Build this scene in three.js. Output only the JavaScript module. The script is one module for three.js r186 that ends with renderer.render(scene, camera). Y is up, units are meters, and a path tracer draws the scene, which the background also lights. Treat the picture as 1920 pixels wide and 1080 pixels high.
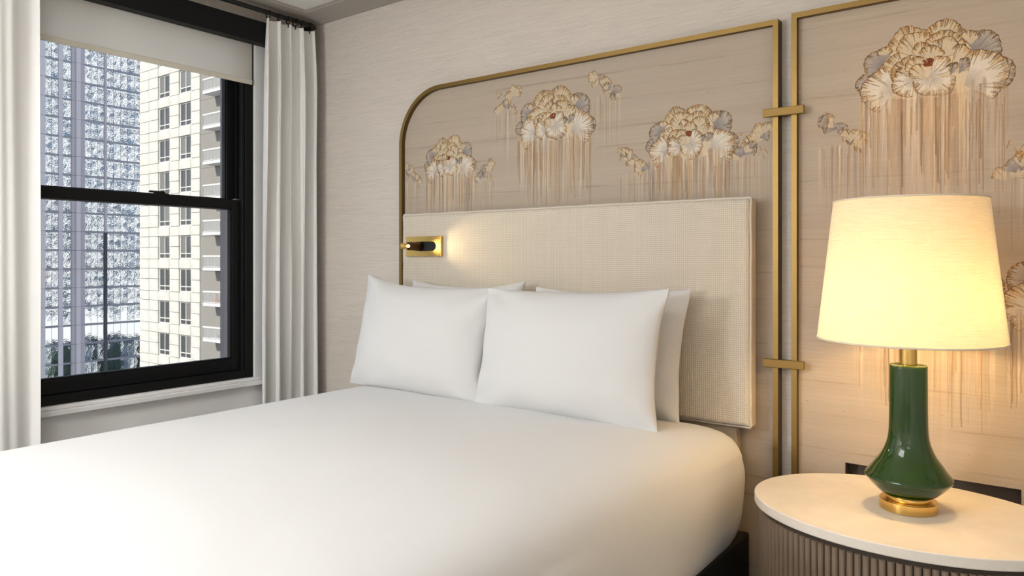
import * as THREE from 'three';
import { RoundedBoxGeometry } from 'three/addons/geometries/RoundedBoxGeometry.js';
import { mergeGeometries, mergeVertices } from 'three/addons/utils/BufferGeometryUtils.js';
import { ImprovedNoise } from 'three/addons/math/ImprovedNoise.js';
import { RectAreaLightUniformsLib } from 'three/addons/lights/RectAreaLightUniformsLib.js';

// ------------------------------------------------------------------ camera, sky, sun, room and added fill lights, exposure
const scene = new THREE.Scene();
const EYE = new THREE.Vector3(2.985, 1.27, 2.3);
const camera = new THREE.PerspectiveCamera(2 * Math.atan(540 / 1384) * 180 / Math.PI, 1920 / 1080, 0.05, 600);
camera.position.copy(EYE);
camera.rotation.y = 37.15 * Math.PI / 180;
camera.setViewOffset(1920, 1080, 0, 53, 1920, 1080);   // lens shifted down: uprights stay upright
scene.add(camera);

RectAreaLightUniformsLib.init();
const SKY = 0.88, SUN = 4.0;
const CEIL_FILL_L = [4.7, 0.4];            // radiance of the added ceiling fill lights
const LAMP_CD = 0.38;           // bedside lamp bulb
const LED_CD = 0.3; const FLOOR_FILL_CD = [6.0, 1.0];          // reading light, then the added floor fill lamps
const WARM = new THREE.Color().setRGB(1, 0.67, 0.28), NEUTRAL = new THREE.Color().setRGB(0.97, 0.98, 0.985), LEDW = new THREE.Color().setRGB(1, 0.74, 0.4);

const sun = new THREE.DirectionalLight(new THREE.Color().setRGB(1, 0.92, 0.8), SUN);
sun.position.set(-62 - 20, 62, -30 + 76); sun.target.position.set(-62, 0, -30);
sun.castShadow = true;
Object.assign(sun.shadow.camera, { left: -120, right: 120, top: 120, bottom: -120, near: 1, far: 400 });
sun.shadow.mapSize.set(4096, 4096);
scene.add(sun, sun.target);

const renderer = new THREE.WebGLRenderer({ antialias: true });
renderer.shadowMap.enabled = true;
renderer.toneMapping = THREE.LinearToneMapping;
renderer.toneMappingExposure = 1.15;

// ------------------------------------------------------------------ helpers
let seedState = 20240611;
const rnd = () => { seedState = (seedState * 1664525 + 1013904223) >>> 0; return seedState / 4294967296; };
const rr = (a, b) => a + (b - a) * rnd();
const noise = new ImprovedNoise();
const nz = (x, y = 0, z = 0) => noise.noise(x + 31.7, y + 11.3, z + 5.1);
const lin = (r, g, b) => new THREE.Color().setRGB(r, g, b);
const used = {};
function numbered(name) { const k = used[name] = (used[name] ?? -1) + 1; return k ? name + '_' + String(k).padStart(3, '0') : name; }
function mesh(name, geo, mat, parent) {
  const o = new THREE.Mesh(geo, mat);
  o.name = parent ? name : numbered(name);
  o.castShadow = o.receiveShadow = true;
  (parent ?? scene).add(o);
  return o;
}
function thing(name, label, category, [x, y, z] = [0, 0, 0], group) {
  const o = new THREE.Group(); o.name = numbered(name); o.position.set(x, y, z); scene.add(o);
  o.userData = { label, category };
  if (group) o.userData.group = group;
  return o;
}
function structure(name, geo, mat) { const o = geo ? mesh(name, geo, mat) : new THREE.Group(); if (!geo) { o.name = numbered(name); scene.add(o); } o.userData = { kind: 'structure' }; return o; }
function box(x0, x1, y0, y1, z0, z1, r = 0) {
  const w = x1 - x0, h = y1 - y0, d = z1 - z0;
  const g = r ? new RoundedBoxGeometry(w, h, d, 2, Math.min(r, w / 2.01, h / 2.01, d / 2.01)) : new THREE.BoxGeometry(w, h, d);
  return g.translate((x0 + x1) / 2, (y0 + y1) / 2, (z0 + z1) / 2);
}
const merge = (list) => mergeGeometries(list.map((g) => { g = g.index ? g.toNonIndexed() : g; for (const k of Object.keys(g.attributes)) if (!['position', 'normal', 'uv'].includes(k)) g.deleteAttribute(k); return g; }));
function planarUV(g, f) { const p = g.attributes.position, uv = new Float32Array(p.count * 2); for (let i = 0; i < p.count; i++) { const [u, v] = f(p.getX(i), p.getY(i), p.getZ(i)); uv[2 * i] = u; uv[2 * i + 1] = v; } g.setAttribute('uv', new THREE.BufferAttribute(uv, 2)); return g; }
function grid(nu, nv, f, closeU = false) {          // indexed surface, f(i/nu, j/nv) -> [x, y, z, u, v]
  const pos = [], uv = [], idx = [];
  for (let j = 0; j <= nv; j++) for (let i = 0; i <= nu; i++) { const p = f(i / nu, j / nv); pos.push(p[0], p[1], p[2]); uv.push(p[3] ?? i / nu, p[4] ?? j / nv); }
  for (let j = 0; j < nv; j++) for (let i = 0; i < nu; i++) { const a = j * (nu + 1) + i, b = a + 1, c = a + nu + 1, d = c + 1; idx.push(a, b, d, a, d, c); }
  const g = new THREE.BufferGeometry();
  g.setAttribute('position', new THREE.Float32BufferAttribute(pos, 3)); g.setAttribute('uv', new THREE.Float32BufferAttribute(uv, 2)); g.setIndex(idx);
  g.computeVertexNormals();
  return g;
}
const lathe = (pts, n = 64) => new THREE.LatheGeometry(pts.map(([r, y]) => new THREE.Vector2(r, y)), n);
function tube(pts, r, seg = 40, rad = 12) { return new THREE.TubeGeometry(new THREE.CatmullRomCurve3(pts.map((p) => new THREE.Vector3(...p)), false, 'catmullrom', 0.2), seg, r, rad); }
function smoothPath(pts, n) { const c = new THREE.CatmullRomCurve3(pts.map(([r, y]) => new THREE.Vector3(r, y, 0)), false, 'centripetal'); return c.getPoints(n).map((p) => [Math.max(0, p.x), p.y]); }

// ------------------------------------------------------------------ textures
function canvasTex(w, h, draw, srgb = true) {
  const c = document.createElement('canvas'); c.width = w; c.height = h; draw(c.getContext('2d'), w, h);
  const t = new THREE.CanvasTexture(c); t.wrapS = t.wrapT = THREE.RepeatWrapping; if (srgb) t.colorSpace = THREE.SRGBColorSpace; return t;
}
function dataTex(n, m, f, srgb = false) {
  const d = new Uint8Array(n * m * 4);
  for (let j = 0; j < m; j++) for (let i = 0; i < n; i++) { const v = f(i / n, j / m, i, j), k = 4 * (j * n + i); for (let c = 0; c < 3; c++) d[k + c] = Math.max(0, Math.min(255, Math.round(255 * (Array.isArray(v) ? v[c] : v)))); d[k + 3] = 255; }
  const t = new THREE.DataTexture(d, n, m); t.wrapS = t.wrapT = THREE.RepeatWrapping; t.magFilter = t.minFilter = THREE.LinearFilter; if (srgb) t.colorSpace = THREE.SRGBColorSpace; t.needsUpdate = true; return t;
}
const per = (t, u, v) => { const c = t.clone(); c.repeat.set(1 / u, 1 / v); c.needsUpdate = true; return c; };   // uv in metres: one tile per u x v metres
// periodic streaky noise for grasscloth: long in u, fine in v
function streaks(w, h, strands, base, spread, len) {
  const a = new Float32Array(w * h).fill(base);
  for (let k = 0; k < strands; k++) {
    const y = Math.floor(rnd() * h), x0 = Math.floor(rnd() * w), L = Math.floor(len * (0.3 + rnd())), s = (rnd() - 0.5) * spread, wob = rnd() * 6.3, amp = rnd() * 1.6;
    for (let i = 0; i < L; i++) { const e = Math.sin(Math.PI * i / L), yy = (y + Math.round(amp * Math.sin(wob + i * 0.02)) + h) % h; a[yy * w + (x0 + i) % w] += s * e; }
  }
  return (u, v, i, j) => a[j * w + i];
}
const grassF = streaks(1024, 1024, 9000, 0.5, 0.42, 260);
const grassCol = dataTex(1024, 1024, (u, v, i, j) => { const s = (grassF(u, v, i, j) - 0.5) * 0.15; return [0.852 + s, 0.815 + s, 0.773 + s]; }, true);
const grassBump = dataTex(1024, 1024, (u, v, i, j) => grassF(u, v, i, j));
const weaveBump = dataTex(256, 256, (u, v, i, j) => { const a = Math.sin(u * Math.PI * 32), b = Math.sin(v * Math.PI * 32); return 0.5 + 0.25 * (a * a - b * b) + 0.2 * (a * a * b * b) + 0.12 * (rnd() - 0.5); });
const weaveCol = dataTex(256, 256, (u, v, i, j) => { const a = Math.sin(u * Math.PI * 32), b = Math.sin(v * Math.PI * 32), s = 0.14 * (a * a * b * b - 0.4) + 0.03 * (rnd() - 0.5); return [0.84 + s, 0.8 + s, 0.735 + s]; }, true);
const linenF = streaks(512, 512, 3200, 0.5, 0.5, 150), linenG = streaks(512, 512, 2200, 0.5, 0.5, 150);
const linenBump = dataTex(512, 512, (u, v, i, j) => 0.5 * (linenF(u, v, i, j) + linenG(v, u, j, i)));
const shadeCol = dataTex(512, 512, (u, v, i, j) => { const s = 0.22 * (linenF(u, v, i, j) - 0.5) + 0.08 * (linenG(v, u, j, i) - 0.5); return [0.93 + s, 0.88 + s, 0.78 + s]; }, true);
const brushF = streaks(512, 512, 6000, 0.5, 0.6, 400);
const brushBump = dataTex(512, 512, brushF);
const stoneCol = dataTex(512, 512, (u, v) => { let s = 0; for (const [f, a] of [[4, 0.5], [9, 0.3], [27, 0.2]]) s += a * nz(Math.cos(u * 6.283) * f * 0.3, Math.sin(u * 6.283) * f * 0.3 + Math.cos(v * 6.283) * f * 0.3, Math.sin(v * 6.283) * f * 0.3); s *= 0.045; return [0.93 + s, 0.895 + s, 0.845 + s]; }, true);
const waveBump = dataTex(512, 512, (u, v) => { const c = Math.cos, s = Math.sin, U = u * 6.283, V = v * 6.283; return 0.5 + 0.26 * nz(1.5 * c(U), 1.5 * s(U) + 1.5 * c(V), 1.5 * s(V)) + 0.13 * nz(4 * c(U), 4 * s(U) + 4 * c(V), 4 * s(V)); });
const woodCol = dataTex(128, 512, (u, v, i, j) => { const s = 0.09 * nz(u * 20, v * 3, 2) + 0.05 * nz(u * 60, v * 8, 7); return [0.5 + s, 0.43 + s, 0.36 + s]; }, true);
const concreteCol = dataTex(256, 256, (u, v) => { const s = 0.05 * nz(u * 5, v * 5, 3) + 0.03 * nz(u * 24, v * 24, 9); return [0.85 + s, 0.83 + s, 0.795 + s]; }, true);

// ------------------------------------------------------------------ sky: smooth blue with soft cloud, brighter and whiter low down
const skyTex = (() => {
  const w = 512, h = 256, d = new Float32Array(w * h * 4);
  for (let j = 0; j < h; j++) for (let i = 0; i < w; i++) {
    const el = ((j + 0.5) / h - 0.5) * Math.PI, az = (i / w) * 2 * Math.PI, k = 4 * (j * w + i), up = Math.max(0, Math.sin(el));
    const t = Math.pow(1 - up, 2.2), X = Math.cos(az) * Math.cos(el), Z = Math.sin(az) * Math.cos(el);
    let c = 0, f = 2.2, a = 0.55; for (let o = 0; o < 4; o++) { c += a * nz(X * f, Math.sin(el) * f * 2, Z * f); f *= 2; a *= 0.5; }
    c = Math.max(0, Math.min(1, c * 2.2 + 0.2));
    const b = [0.36 + 0.5 * t, 0.58 + 0.38 * t, 0.98 + 0.1 * t];
    for (let q = 0; q < 3; q++) d[k + q] = el < 0 ? 0.5 : b[q] + (1.25 - b[q]) * c * 0.55;
    d[k + 3] = 1;
  }
  const t = new THREE.DataTexture(d, w, h, THREE.RGBAFormat, THREE.FloatType); t.mapping = THREE.EquirectangularReflectionMapping; t.magFilter = t.minFilter = THREE.LinearFilter; t.needsUpdate = true; return t;
})();
scene.background = skyTex; scene.backgroundIntensity = SKY;

// ------------------------------------------------------------------ materials
const std = (o) => new THREE.MeshStandardMaterial(o), phy = (o) => new THREE.MeshPhysicalMaterial(o);
const M = {
  wall: std({ map: per(grassCol, 0.62, 0.62), bumpMap: per(grassBump, 0.62, 0.62), bumpScale: 0.0022, roughness: 0.85 }),
  ceiling: std({ color: lin(0.8, 0.79, 0.77), roughness: 0.95 }),
  plaster: std({ color: lin(0.84, 0.83, 0.81), roughness: 0.9 }),
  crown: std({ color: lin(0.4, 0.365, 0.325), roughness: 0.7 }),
  trim: std({ color: lin(0.84, 0.83, 0.81), roughness: 0.5 }),
  black: phy({ color: lin(0.006, 0.006, 0.006), roughness: 0.5, specularIntensity: 0.4 }),
  blackMetal: std({ color: lin(0.012, 0.012, 0.011), roughness: 0.45, metalness: 0.4 }),
  slate: std({ color: lin(0.075, 0.075, 0.095), roughness: 0.8 }),
  pane: phy({ color: lin(0.97, 0.985, 0.98), transmission: 1, roughness: 0, thickness: 0, ior: 1.3 }),
  blind: phy({ color: lin(0.92, 0.87, 0.77), roughness: 1, bumpMap: per(linenBump, 0.2, 0.2), bumpScale: 0.0004, transmission: 0.5, thickness: 0 }),
  curtain: std({ color: lin(0.88, 0.87, 0.845), roughness: 0.95, bumpMap: per(linenBump, 0.12, 0.12), bumpScale: 0.0003 }),
  brass: std({ color: lin(0.31, 0.2, 0.068), metalness: 1, roughness: 0.42, bumpMap: per(brushBump, 0.2, 0.2), bumpScale: 0.0001 }),
  frameSide: std({ color: lin(0.13, 0.08, 0.03), metalness: 0.7, roughness: 0.5 }),  // darker brass tone on the sides, standing in for their dark reflections
  brassBright: std({ color: lin(0.76, 0.5, 0.16), metalness: 1, roughness: 0.24 }),
  bronze: std({ color: lin(0.09, 0.05, 0.022), metalness: 0.9, roughness: 0.3 }),
  voidBlack: std({ color: lin(0.006, 0.006, 0.007), roughness: 0.5 }),
  headboard: std({ map: per(weaveCol, 0.21, 0.21), bumpMap: per(weaveBump, 0.21, 0.21), bumpScale: 0.0025, roughness: 0.95 }),
  mount: std({ color: lin(0.42, 0.34, 0.25), roughness: 0.9 }),
  linen: std({ color: lin(0.77, 0.77, 0.765), roughness: 0.9, bumpMap: per(linenBump, 0.3, 0.3), bumpScale: 0.0002 }),
  pillow: std({ color: lin(0.66, 0.655, 0.645), roughness: 0.9, bumpMap: per(linenBump, 0.3, 0.3), bumpScale: 0.0002 }),  // same white as the duvet, darkened: shading of the upright faces in the colour
  base: std({ color: lin(0.012, 0.01, 0.009), roughness: 0.6 }),
  stone: std({ map: per(stoneCol, 0.5, 0.5), roughness: 0.42 }),
  flute: std({ map: per(woodCol, 0.12, 0.5), roughness: 0.55 }),
  bodyDark: std({ color: lin(0.06, 0.045, 0.033), roughness: 0.7 }),
  niche: std({ color: lin(0.17, 0.12, 0.085), roughness: 0.6 }),
  ceramic: phy({ color: lin(0.014, 0.044, 0.004), roughness: 0.07, clearcoat: 0.4, clearcoatRoughness: 0.02, ior: 1.5 }),
  shade: phy({ map: per(shadeCol, 0.16, 0.16), roughness: 1, transmission: 0.3, thickness: 0 }),
  shadeTrim: std({ color: lin(0.8, 0.72, 0.56), roughness: 0.9 }),
  bulb: std({ color: lin(1, 0.9, 0.7), emissive: WARM, emissiveIntensity: 6 }),
  carpet: std({ color: lin(0.36, 0.33, 0.3), roughness: 1 }),
  concrete: std({ map: per(concreteCol, 7, 7), roughness: 0.9 }),
  joint: std({ color: lin(0.5, 0.48, 0.44), roughness: 0.95 }),
  frameTan: std({ color: lin(0.74, 0.72, 0.66), roughness: 0.6 }),
  winGlass: std({ color: lin(0.1, 0.1, 0.105), roughness: 0.12, metalness: 0.25 }),
  winGlassB: std({ color: lin(0.2, 0.19, 0.185), roughness: 0.25 }),
  balconyWhite: std({ color: lin(0.72, 0.71, 0.7), roughness: 0.8 }),
  baluster: std({ color: lin(0.7, 0.69, 0.68), roughness: 0.6 }),
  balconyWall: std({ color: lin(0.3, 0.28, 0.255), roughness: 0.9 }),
  lilac: std({ color: lin(0.84, 0.75, 0.75), roughness: 0.75 }),
  lilacDark: std({ color: lin(0.64, 0.56, 0.57), roughness: 0.75 }),
  mirrorGlass: std({ color: lin(0.95, 0.96, 0.98), metalness: 1, roughness: 0.01, bumpMap: per(waveBump, 4, 2), bumpScale: 0.0045 }),
  spandrel: std({ color: lin(0.36, 0.36, 0.4), roughness: 0.4, metalness: 0.3 }),
  oppWhite: std({ color: lin(0.88, 0.88, 0.88), roughness: 0.8 }),
  oppGlass: std({ color: lin(0.28, 0.36, 0.46), roughness: 0.15, metalness: 0.5 }),
  foliage: std({ color: lin(0.03, 0.06, 0.045), roughness: 0.9 }),
  bark: std({ color: lin(0.08, 0.06, 0.04), roughness: 0.9 }),
  street: std({ color: lin(0.12, 0.12, 0.125), roughness: 0.95 }),
  orange: std({ color: lin(0.75, 0.25, 0.05), roughness: 0.7 }),
};

// ------------------------------------------------------------------ room shell
const CEIL = 2.435, XR = 4.5, ZF = 6.0, WT = 0.26;
structure('floor', box(-WT, XR + 0.15, -0.12, 0, -0.15, ZF + 0.15), M.carpet);
structure('ceiling', box(-WT, XR + 0.15, CEIL, CEIL + 0.12, -0.15, ZF + 0.15), M.ceiling);
const WZ0 = 0.325, WZ1 = 1.3, WY0 = 0.735, WY1 = 2.35;      // window opening in the left wall
const NX0 = 2.464, NX1 = 2.884, NY0 = 0.5, NY1 = 0.684;      // niche behind the nightstand
function slabWithHole(x0, x1, y0, y1, hx0, hx1, hy0, hy1, depth, bevel = 0) {
  const s = new THREE.Shape([[x0, y0], [x1, y0], [x1, y1], [x0, y1]].map((p) => new THREE.Vector2(...p)));
  s.holes.push(new THREE.Path([[hx0, hy0], [hx0, hy1], [hx1, hy1], [hx1, hy0]].map((p) => new THREE.Vector2(...p))));
  return new THREE.ExtrudeGeometry(s, { depth, bevelEnabled: bevel > 0, bevelSize: bevel, bevelThickness: bevel, bevelSegments: 2 });
}
{
  const back = slabWithHole(-WT, XR + 0.15, 0, CEIL, NX0, NX1, NY0, NY1, 0.15).translate(0, 0, -0.15);
  structure('wall_back', back, M.wall);
  const left = slabWithHole(0, ZF + 0.15, 0, CEIL, WZ0, WZ1, WY0, WY1, WT);      // drawn in (z, y), then turned
  left.rotateY(-Math.PI / 2);                                                     // x -> z, z -> -x
  structure('wall_left', left, M.wall);
  structure('wall_right', box(XR, XR + 0.15, 0, CEIL, 0, ZF), M.plaster);
  structure('wall_front', box(0, XR + 0.15, 0, CEIL, ZF, ZF + 0.15), M.plaster);
}
// crown: a broad shallow cove that meets the ceiling in a small step
function crownGeo(length) {
  const s = new THREE.Shape([[0, CEIL + 0.001], [0, 2.412], [0.012, 2.41], [0.03, 2.414], [0.1, 2.423], [0.122, 2.4265], [0.126, 2.4265], [0.128, 2.4305], [0.14, 2.4315], [0.143, CEIL + 0.001]].map((p) => new THREE.Vector2(...p)));
  return new THREE.ExtrudeGeometry(s, { depth: length, bevelEnabled: false });
}
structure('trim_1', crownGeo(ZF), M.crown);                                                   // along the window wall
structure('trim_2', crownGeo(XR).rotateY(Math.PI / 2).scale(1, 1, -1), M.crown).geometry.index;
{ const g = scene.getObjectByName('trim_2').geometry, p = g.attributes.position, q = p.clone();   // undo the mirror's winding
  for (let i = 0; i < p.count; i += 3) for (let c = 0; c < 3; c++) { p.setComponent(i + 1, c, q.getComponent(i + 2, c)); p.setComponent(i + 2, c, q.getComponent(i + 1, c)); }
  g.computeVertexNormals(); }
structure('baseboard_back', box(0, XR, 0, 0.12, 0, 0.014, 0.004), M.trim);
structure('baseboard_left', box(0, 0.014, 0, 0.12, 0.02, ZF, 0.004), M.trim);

// ------------------------------------------------------------------ window: black double-hung sashes in a deep opening
{
  const w = structure('window_1');
  const FX0 = -0.105, FX1 = 0.004;
  // outer frame
  mesh('frame', merge([box(FX0, FX1, WY0, WY1, WZ0, WZ0 + 0.038, 0.003), box(FX0, FX1, WY0, WY1, WZ1 - 0.038, WZ1, 0.003), box(FX0, FX1, WY1 - 0.05, WY1, WZ0 + 0.038, WZ1 - 0.038, 0.003), box(FX0, FX1, WY0, WY0 + 0.035, WZ0 + 0.038, WZ1 - 0.038, 0.003)]), M.black, w);
  // track ridges in the side jambs
  for (const z of [WZ0 + 0.038, WZ1 - 0.052]) mesh('track', merge([box(-0.022, -0.004, WY0 + 0.035, WY1 - 0.05, z, z + 0.014, 0.002), box(-0.062, -0.056, WY0 + 0.035, WY1 - 0.05, z, z + 0.012, 0.002)]), M.black, w);
  const sash = (x0, x1, z0, z1, y0, y1, st, top, bot, name) => {
    const s = mesh(name, merge([box(x0, x1, y0, y1, z0, z0 + st, 0.003), box(x0, x1, y0, y1, z1 - st, z1, 0.003), box(x0, x1, y1 - top, y1, z0 + st, z1 - st, 0.003), box(x0, x1, y0, y0 + bot, z0 + st, z1 - st, 0.003), box(x0 + 0.006, x1 - 0.006, y0 + bot, y0 + bot + 0.008, z0 + st, z1 - st), box(x0 + 0.006, x1 - 0.006, y0, y1, z0 + st, z0 + st + 0.006)]), M.black, w);
    mesh('glass', box((x0 + x1) / 2 - 0.002, (x0 + x1) / 2 + 0.002, y0 + bot - 0.004, y1 - top + 0.004, z0 + st - 0.004, z1 - st + 0.004), M.pane, s);
    return s;
  };
  const low = sash(-0.056, -0.022, WZ0 + 0.04, WZ1 - 0.04, WY0 + 0.036, 1.54, 0.05, 0.043, 0.052, 'lower_sash');
  sash(-0.098, -0.062, WZ0 + 0.04, WZ1 - 0.04, 1.497, WY1 - 0.05, 0.052, 0.05, 0.043, 'upper_sash');
  mesh('lock', merge([box(-0.05, -0.03, 1.54, 1.548, 0.7, 0.76, 0.002), box(-0.046, -0.034, 1.548, 1.556, 0.715, 0.78, 0.002)]), M.blackMetal, low);
  mesh('latch', merge([box(-0.053, -0.03, 1.54, 1.546, 0.372, 0.394, 0.002)]), std({ color: lin(0.35, 0.35, 0.36), metalness: 0.8, roughness: 0.3 }), low);
  // slate masonry reveal outside
  mesh('reveal', merge([box(-WT - 0.004, FX0, WY0, WY1, WZ0 - 0.004, WZ0 + 0.001), box(-WT - 0.02, FX0, WY0 - 0.03, WY0 + 0.012, WZ0, WZ1)]), M.slate, w);
  // white casing around the opening
  mesh('casing', merge([box(0, 0.014, 0.735, 2.3, 0.2, WZ0 - 0.002, 0.002), box(0, 0.014, 0.735, 2.3, WZ1 + 0.002, WZ1 + 0.12, 0.002)]), M.trim, w);
  mesh('sill', merge([box(-0.004, 0.046, 0.702, 0.721, 0.2, 1.45, 0.003), box(0.0, 0.03, 0.721, 0.735, 0.2, 1.45, 0.004)]), M.trim, w);
  mesh('apron', box(0, 0.012, 0.45, 0.702, 0.2, 1.45, 0.002), M.trim, w);
}

// ------------------------------------------------------------------ roller blind with black cassette
{
  const b = thing('roller_blind', 'off-white roller blind pulled partly down below a black cassette over the window', 'blind', [0.012, 2.06, 0.8]);
  const L = (g) => g.translate(-0.012, -2.06, -0.8);
  mesh('cassette', L(box(0.015, 0.07, 2.248, 2.346, 0.21, 1.42, 0.003)), M.black, b);
  const fabric = mesh('fabric', L(grid(24, 6, (a, b) => [0.0125 + 0.0006 * Math.sin(a * 19) * b, 2.25 - 0.175 * b, 1.29 - 0.953 * a, a, b * 0.2])), M.blind, b);
  mesh('hem_bar', L(box(0.008, 0.0175, 2.066, 2.088, 0.337, 1.29, 0.003)), M.blind, fabric);
}

// ------------------------------------------------------------------ curtain rod
{
  const r = thing('curtain_rod', 'thin black metal curtain rod with bent ends above the window', 'curtain rod', [0.1, 2.384, 1.0]);
  const pts = [[0.0, 2.384, 0.045], [0.055, 2.384, 0.045], [0.09, 2.384, 0.05], [0.1, 2.384, 0.075], [0.1, 2.384, 0.3], [0.1, 2.384, 1], [0.1, 2.384, 2.1], [0.1, 2.384, 2.225], [0.09, 2.384, 2.25], [0.055, 2.384, 2.255], [0, 2.384, 2.255]];
  mesh('rod', tube(pts.map(([x, y, z]) => [x - 0.1, y - 2.384, z - 1]), 0.0105, 160, 14), M.blackMetal, r);
  for (const z of [0.045, 2.255]) mesh('bracket', new THREE.CylinderGeometry(0.02, 0.02, 0.012, 20).rotateZ(Math.PI / 2).translate(-0.094, 0, z - 1), M.blackMetal, r);
}

// ------------------------------------------------------------------ curtains: pleated cloth with a real thickness
function curtainGeo(o) {
  const nu = o.nu ?? 220, nv = 60, th = 0.0035;
  const f = (s, t) => {
    const y = o.top + (o.bot - o.top) * t, fall = Math.pow(t, 0.5);
    const e = s + 0.018 * Math.sin(6.283 * 3 * s + o.ph) * fall;
    const z = (o.zt0 + (o.zb0 - o.zt0) * fall) * (1 - e) + (o.zt1 + (o.zb1 - o.zt1) * fall) * e;
    const pinch = 0.6 + 0.4 * Math.min(1, t * 9);
    const a = 6.283 * o.folds * e + o.ph;
    const depth = o.amp * pinch * (0.8 + 0.3 * Math.sin(e * 9 + o.ph)) * (1 - 0.15 * t);
    const wave = Math.sin(a) + 0.28 * Math.sin(2 * a + 1.1 + 1.5 * t) + 0.16 * Math.sin(3 * a + 4 * t * fall);
    const x = o.x + depth * wave * 0.8 + 0.008 * nz(e * 9, t * 2.5, o.ph) + (o.lean ?? 0) * t;
    return [x, y, z + 0.006 * Math.cos(a) * o.cos + 0.004 * nz(e * 7, t * 3, o.ph + 4), s * o.len, -y];
  };
  const A = grid(nu, nv, f), n = A.attributes.normal, p = A.attributes.position;
  const B = A.clone(), bp = B.attributes.position;
  for (let i = 0; i < p.count; i++) bp.setXYZ(i, p.getX(i) - n.getX(i) * th, p.getY(i) - n.getY(i) * th, p.getZ(i) - n.getZ(i) * th);
  const ib = B.index.array; for (let i = 0; i < ib.length; i += 3) { const t = ib[i]; ib[i] = ib[i + 1]; ib[i + 1] = t; }
  B.computeVertexNormals();
  const W = nu + 1, rim = [];
  for (let i = 0; i < nu; i++) rim.push([i, i + 1], [nv * W + i + 1, nv * W + i]);
  for (let j = 0; j < nv; j++) rim.push([(j + 1) * W, j * W], [j * W + nu, (j + 1) * W + nu]);
  const pos = [], q = (arr, k) => [arr.getX(k), arr.getY(k), arr.getZ(k)];
  for (const [a, b] of rim) pos.push(...q(p, a), ...q(bp, a), ...q(bp, b), ...q(p, a), ...q(bp, b), ...q(p, b));
  const R = new THREE.BufferGeometry(); R.setAttribute('position', new THREE.Float32BufferAttribute(pos, 3)); R.setAttribute('uv', new THREE.Float32BufferAttribute(new Float32Array(pos.length / 3 * 2), 2)); R.computeVertexNormals();
  return merge([A, B, R]);
}
const ringGeo = new THREE.TorusGeometry(0.0165, 0.0028, 8, 24);
function ringSet(c, zs, org) {
  for (const z of zs) {
    const r = mesh('ring', ringGeo, M.blackMetal, c); r.position.set(0.1 - org[0], 2.3775 - org[1], z - org[2]); r.rotation.y = 0.25 * Math.sin(z * 90);
    mesh('hook', box(-0.002, 0.002, -0.034, -0.015, -0.002, 0.002), M.blackMetal, r);
  }
}
{
  const org = [0.1, 0.02, 0.19];
  const c = thing('curtain', 'white pleated curtain gathered in the corner to the right of the window', 'curtain', org);
  mesh('cloth', curtainGeo({ x: 0.1, top: 2.357, bot: 0.02, zt0: 0.062, zt1: 0.322, zb0: 0.05, zb1: 0.352, folds: 4.2, amp: 0.04, ph: 0.7, cos: 1.8, len: 0.9 }).translate(-org[0], -org[1], -org[2]), M.curtain, c);
  ringSet(c, [0.085, 0.125, 0.165, 0.205, 0.255, 0.31], org);
}
{
  const org = [0.1, 0.02, 1.7];
  const c = thing('curtain', 'white curtain at the far left edge, covering the left side of the window', 'curtain', org);
  mesh('cloth', curtainGeo({ x: 0.1, top: 2.357, bot: 0.02, zt0: 1.238, zt1: 2.15, zb0: 1.242, zb1: 2.15, folds: 6.3, amp: 0.026, ph: 3.4, cos: 0.6, len: 1.6, nu: 320 }).translate(-org[0], -org[1], -org[2]), M.curtain, c);
  ringSet(c, [1.26, 1.4, 1.55, 1.7, 1.85, 2.0, 2.13], org);
}

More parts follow.
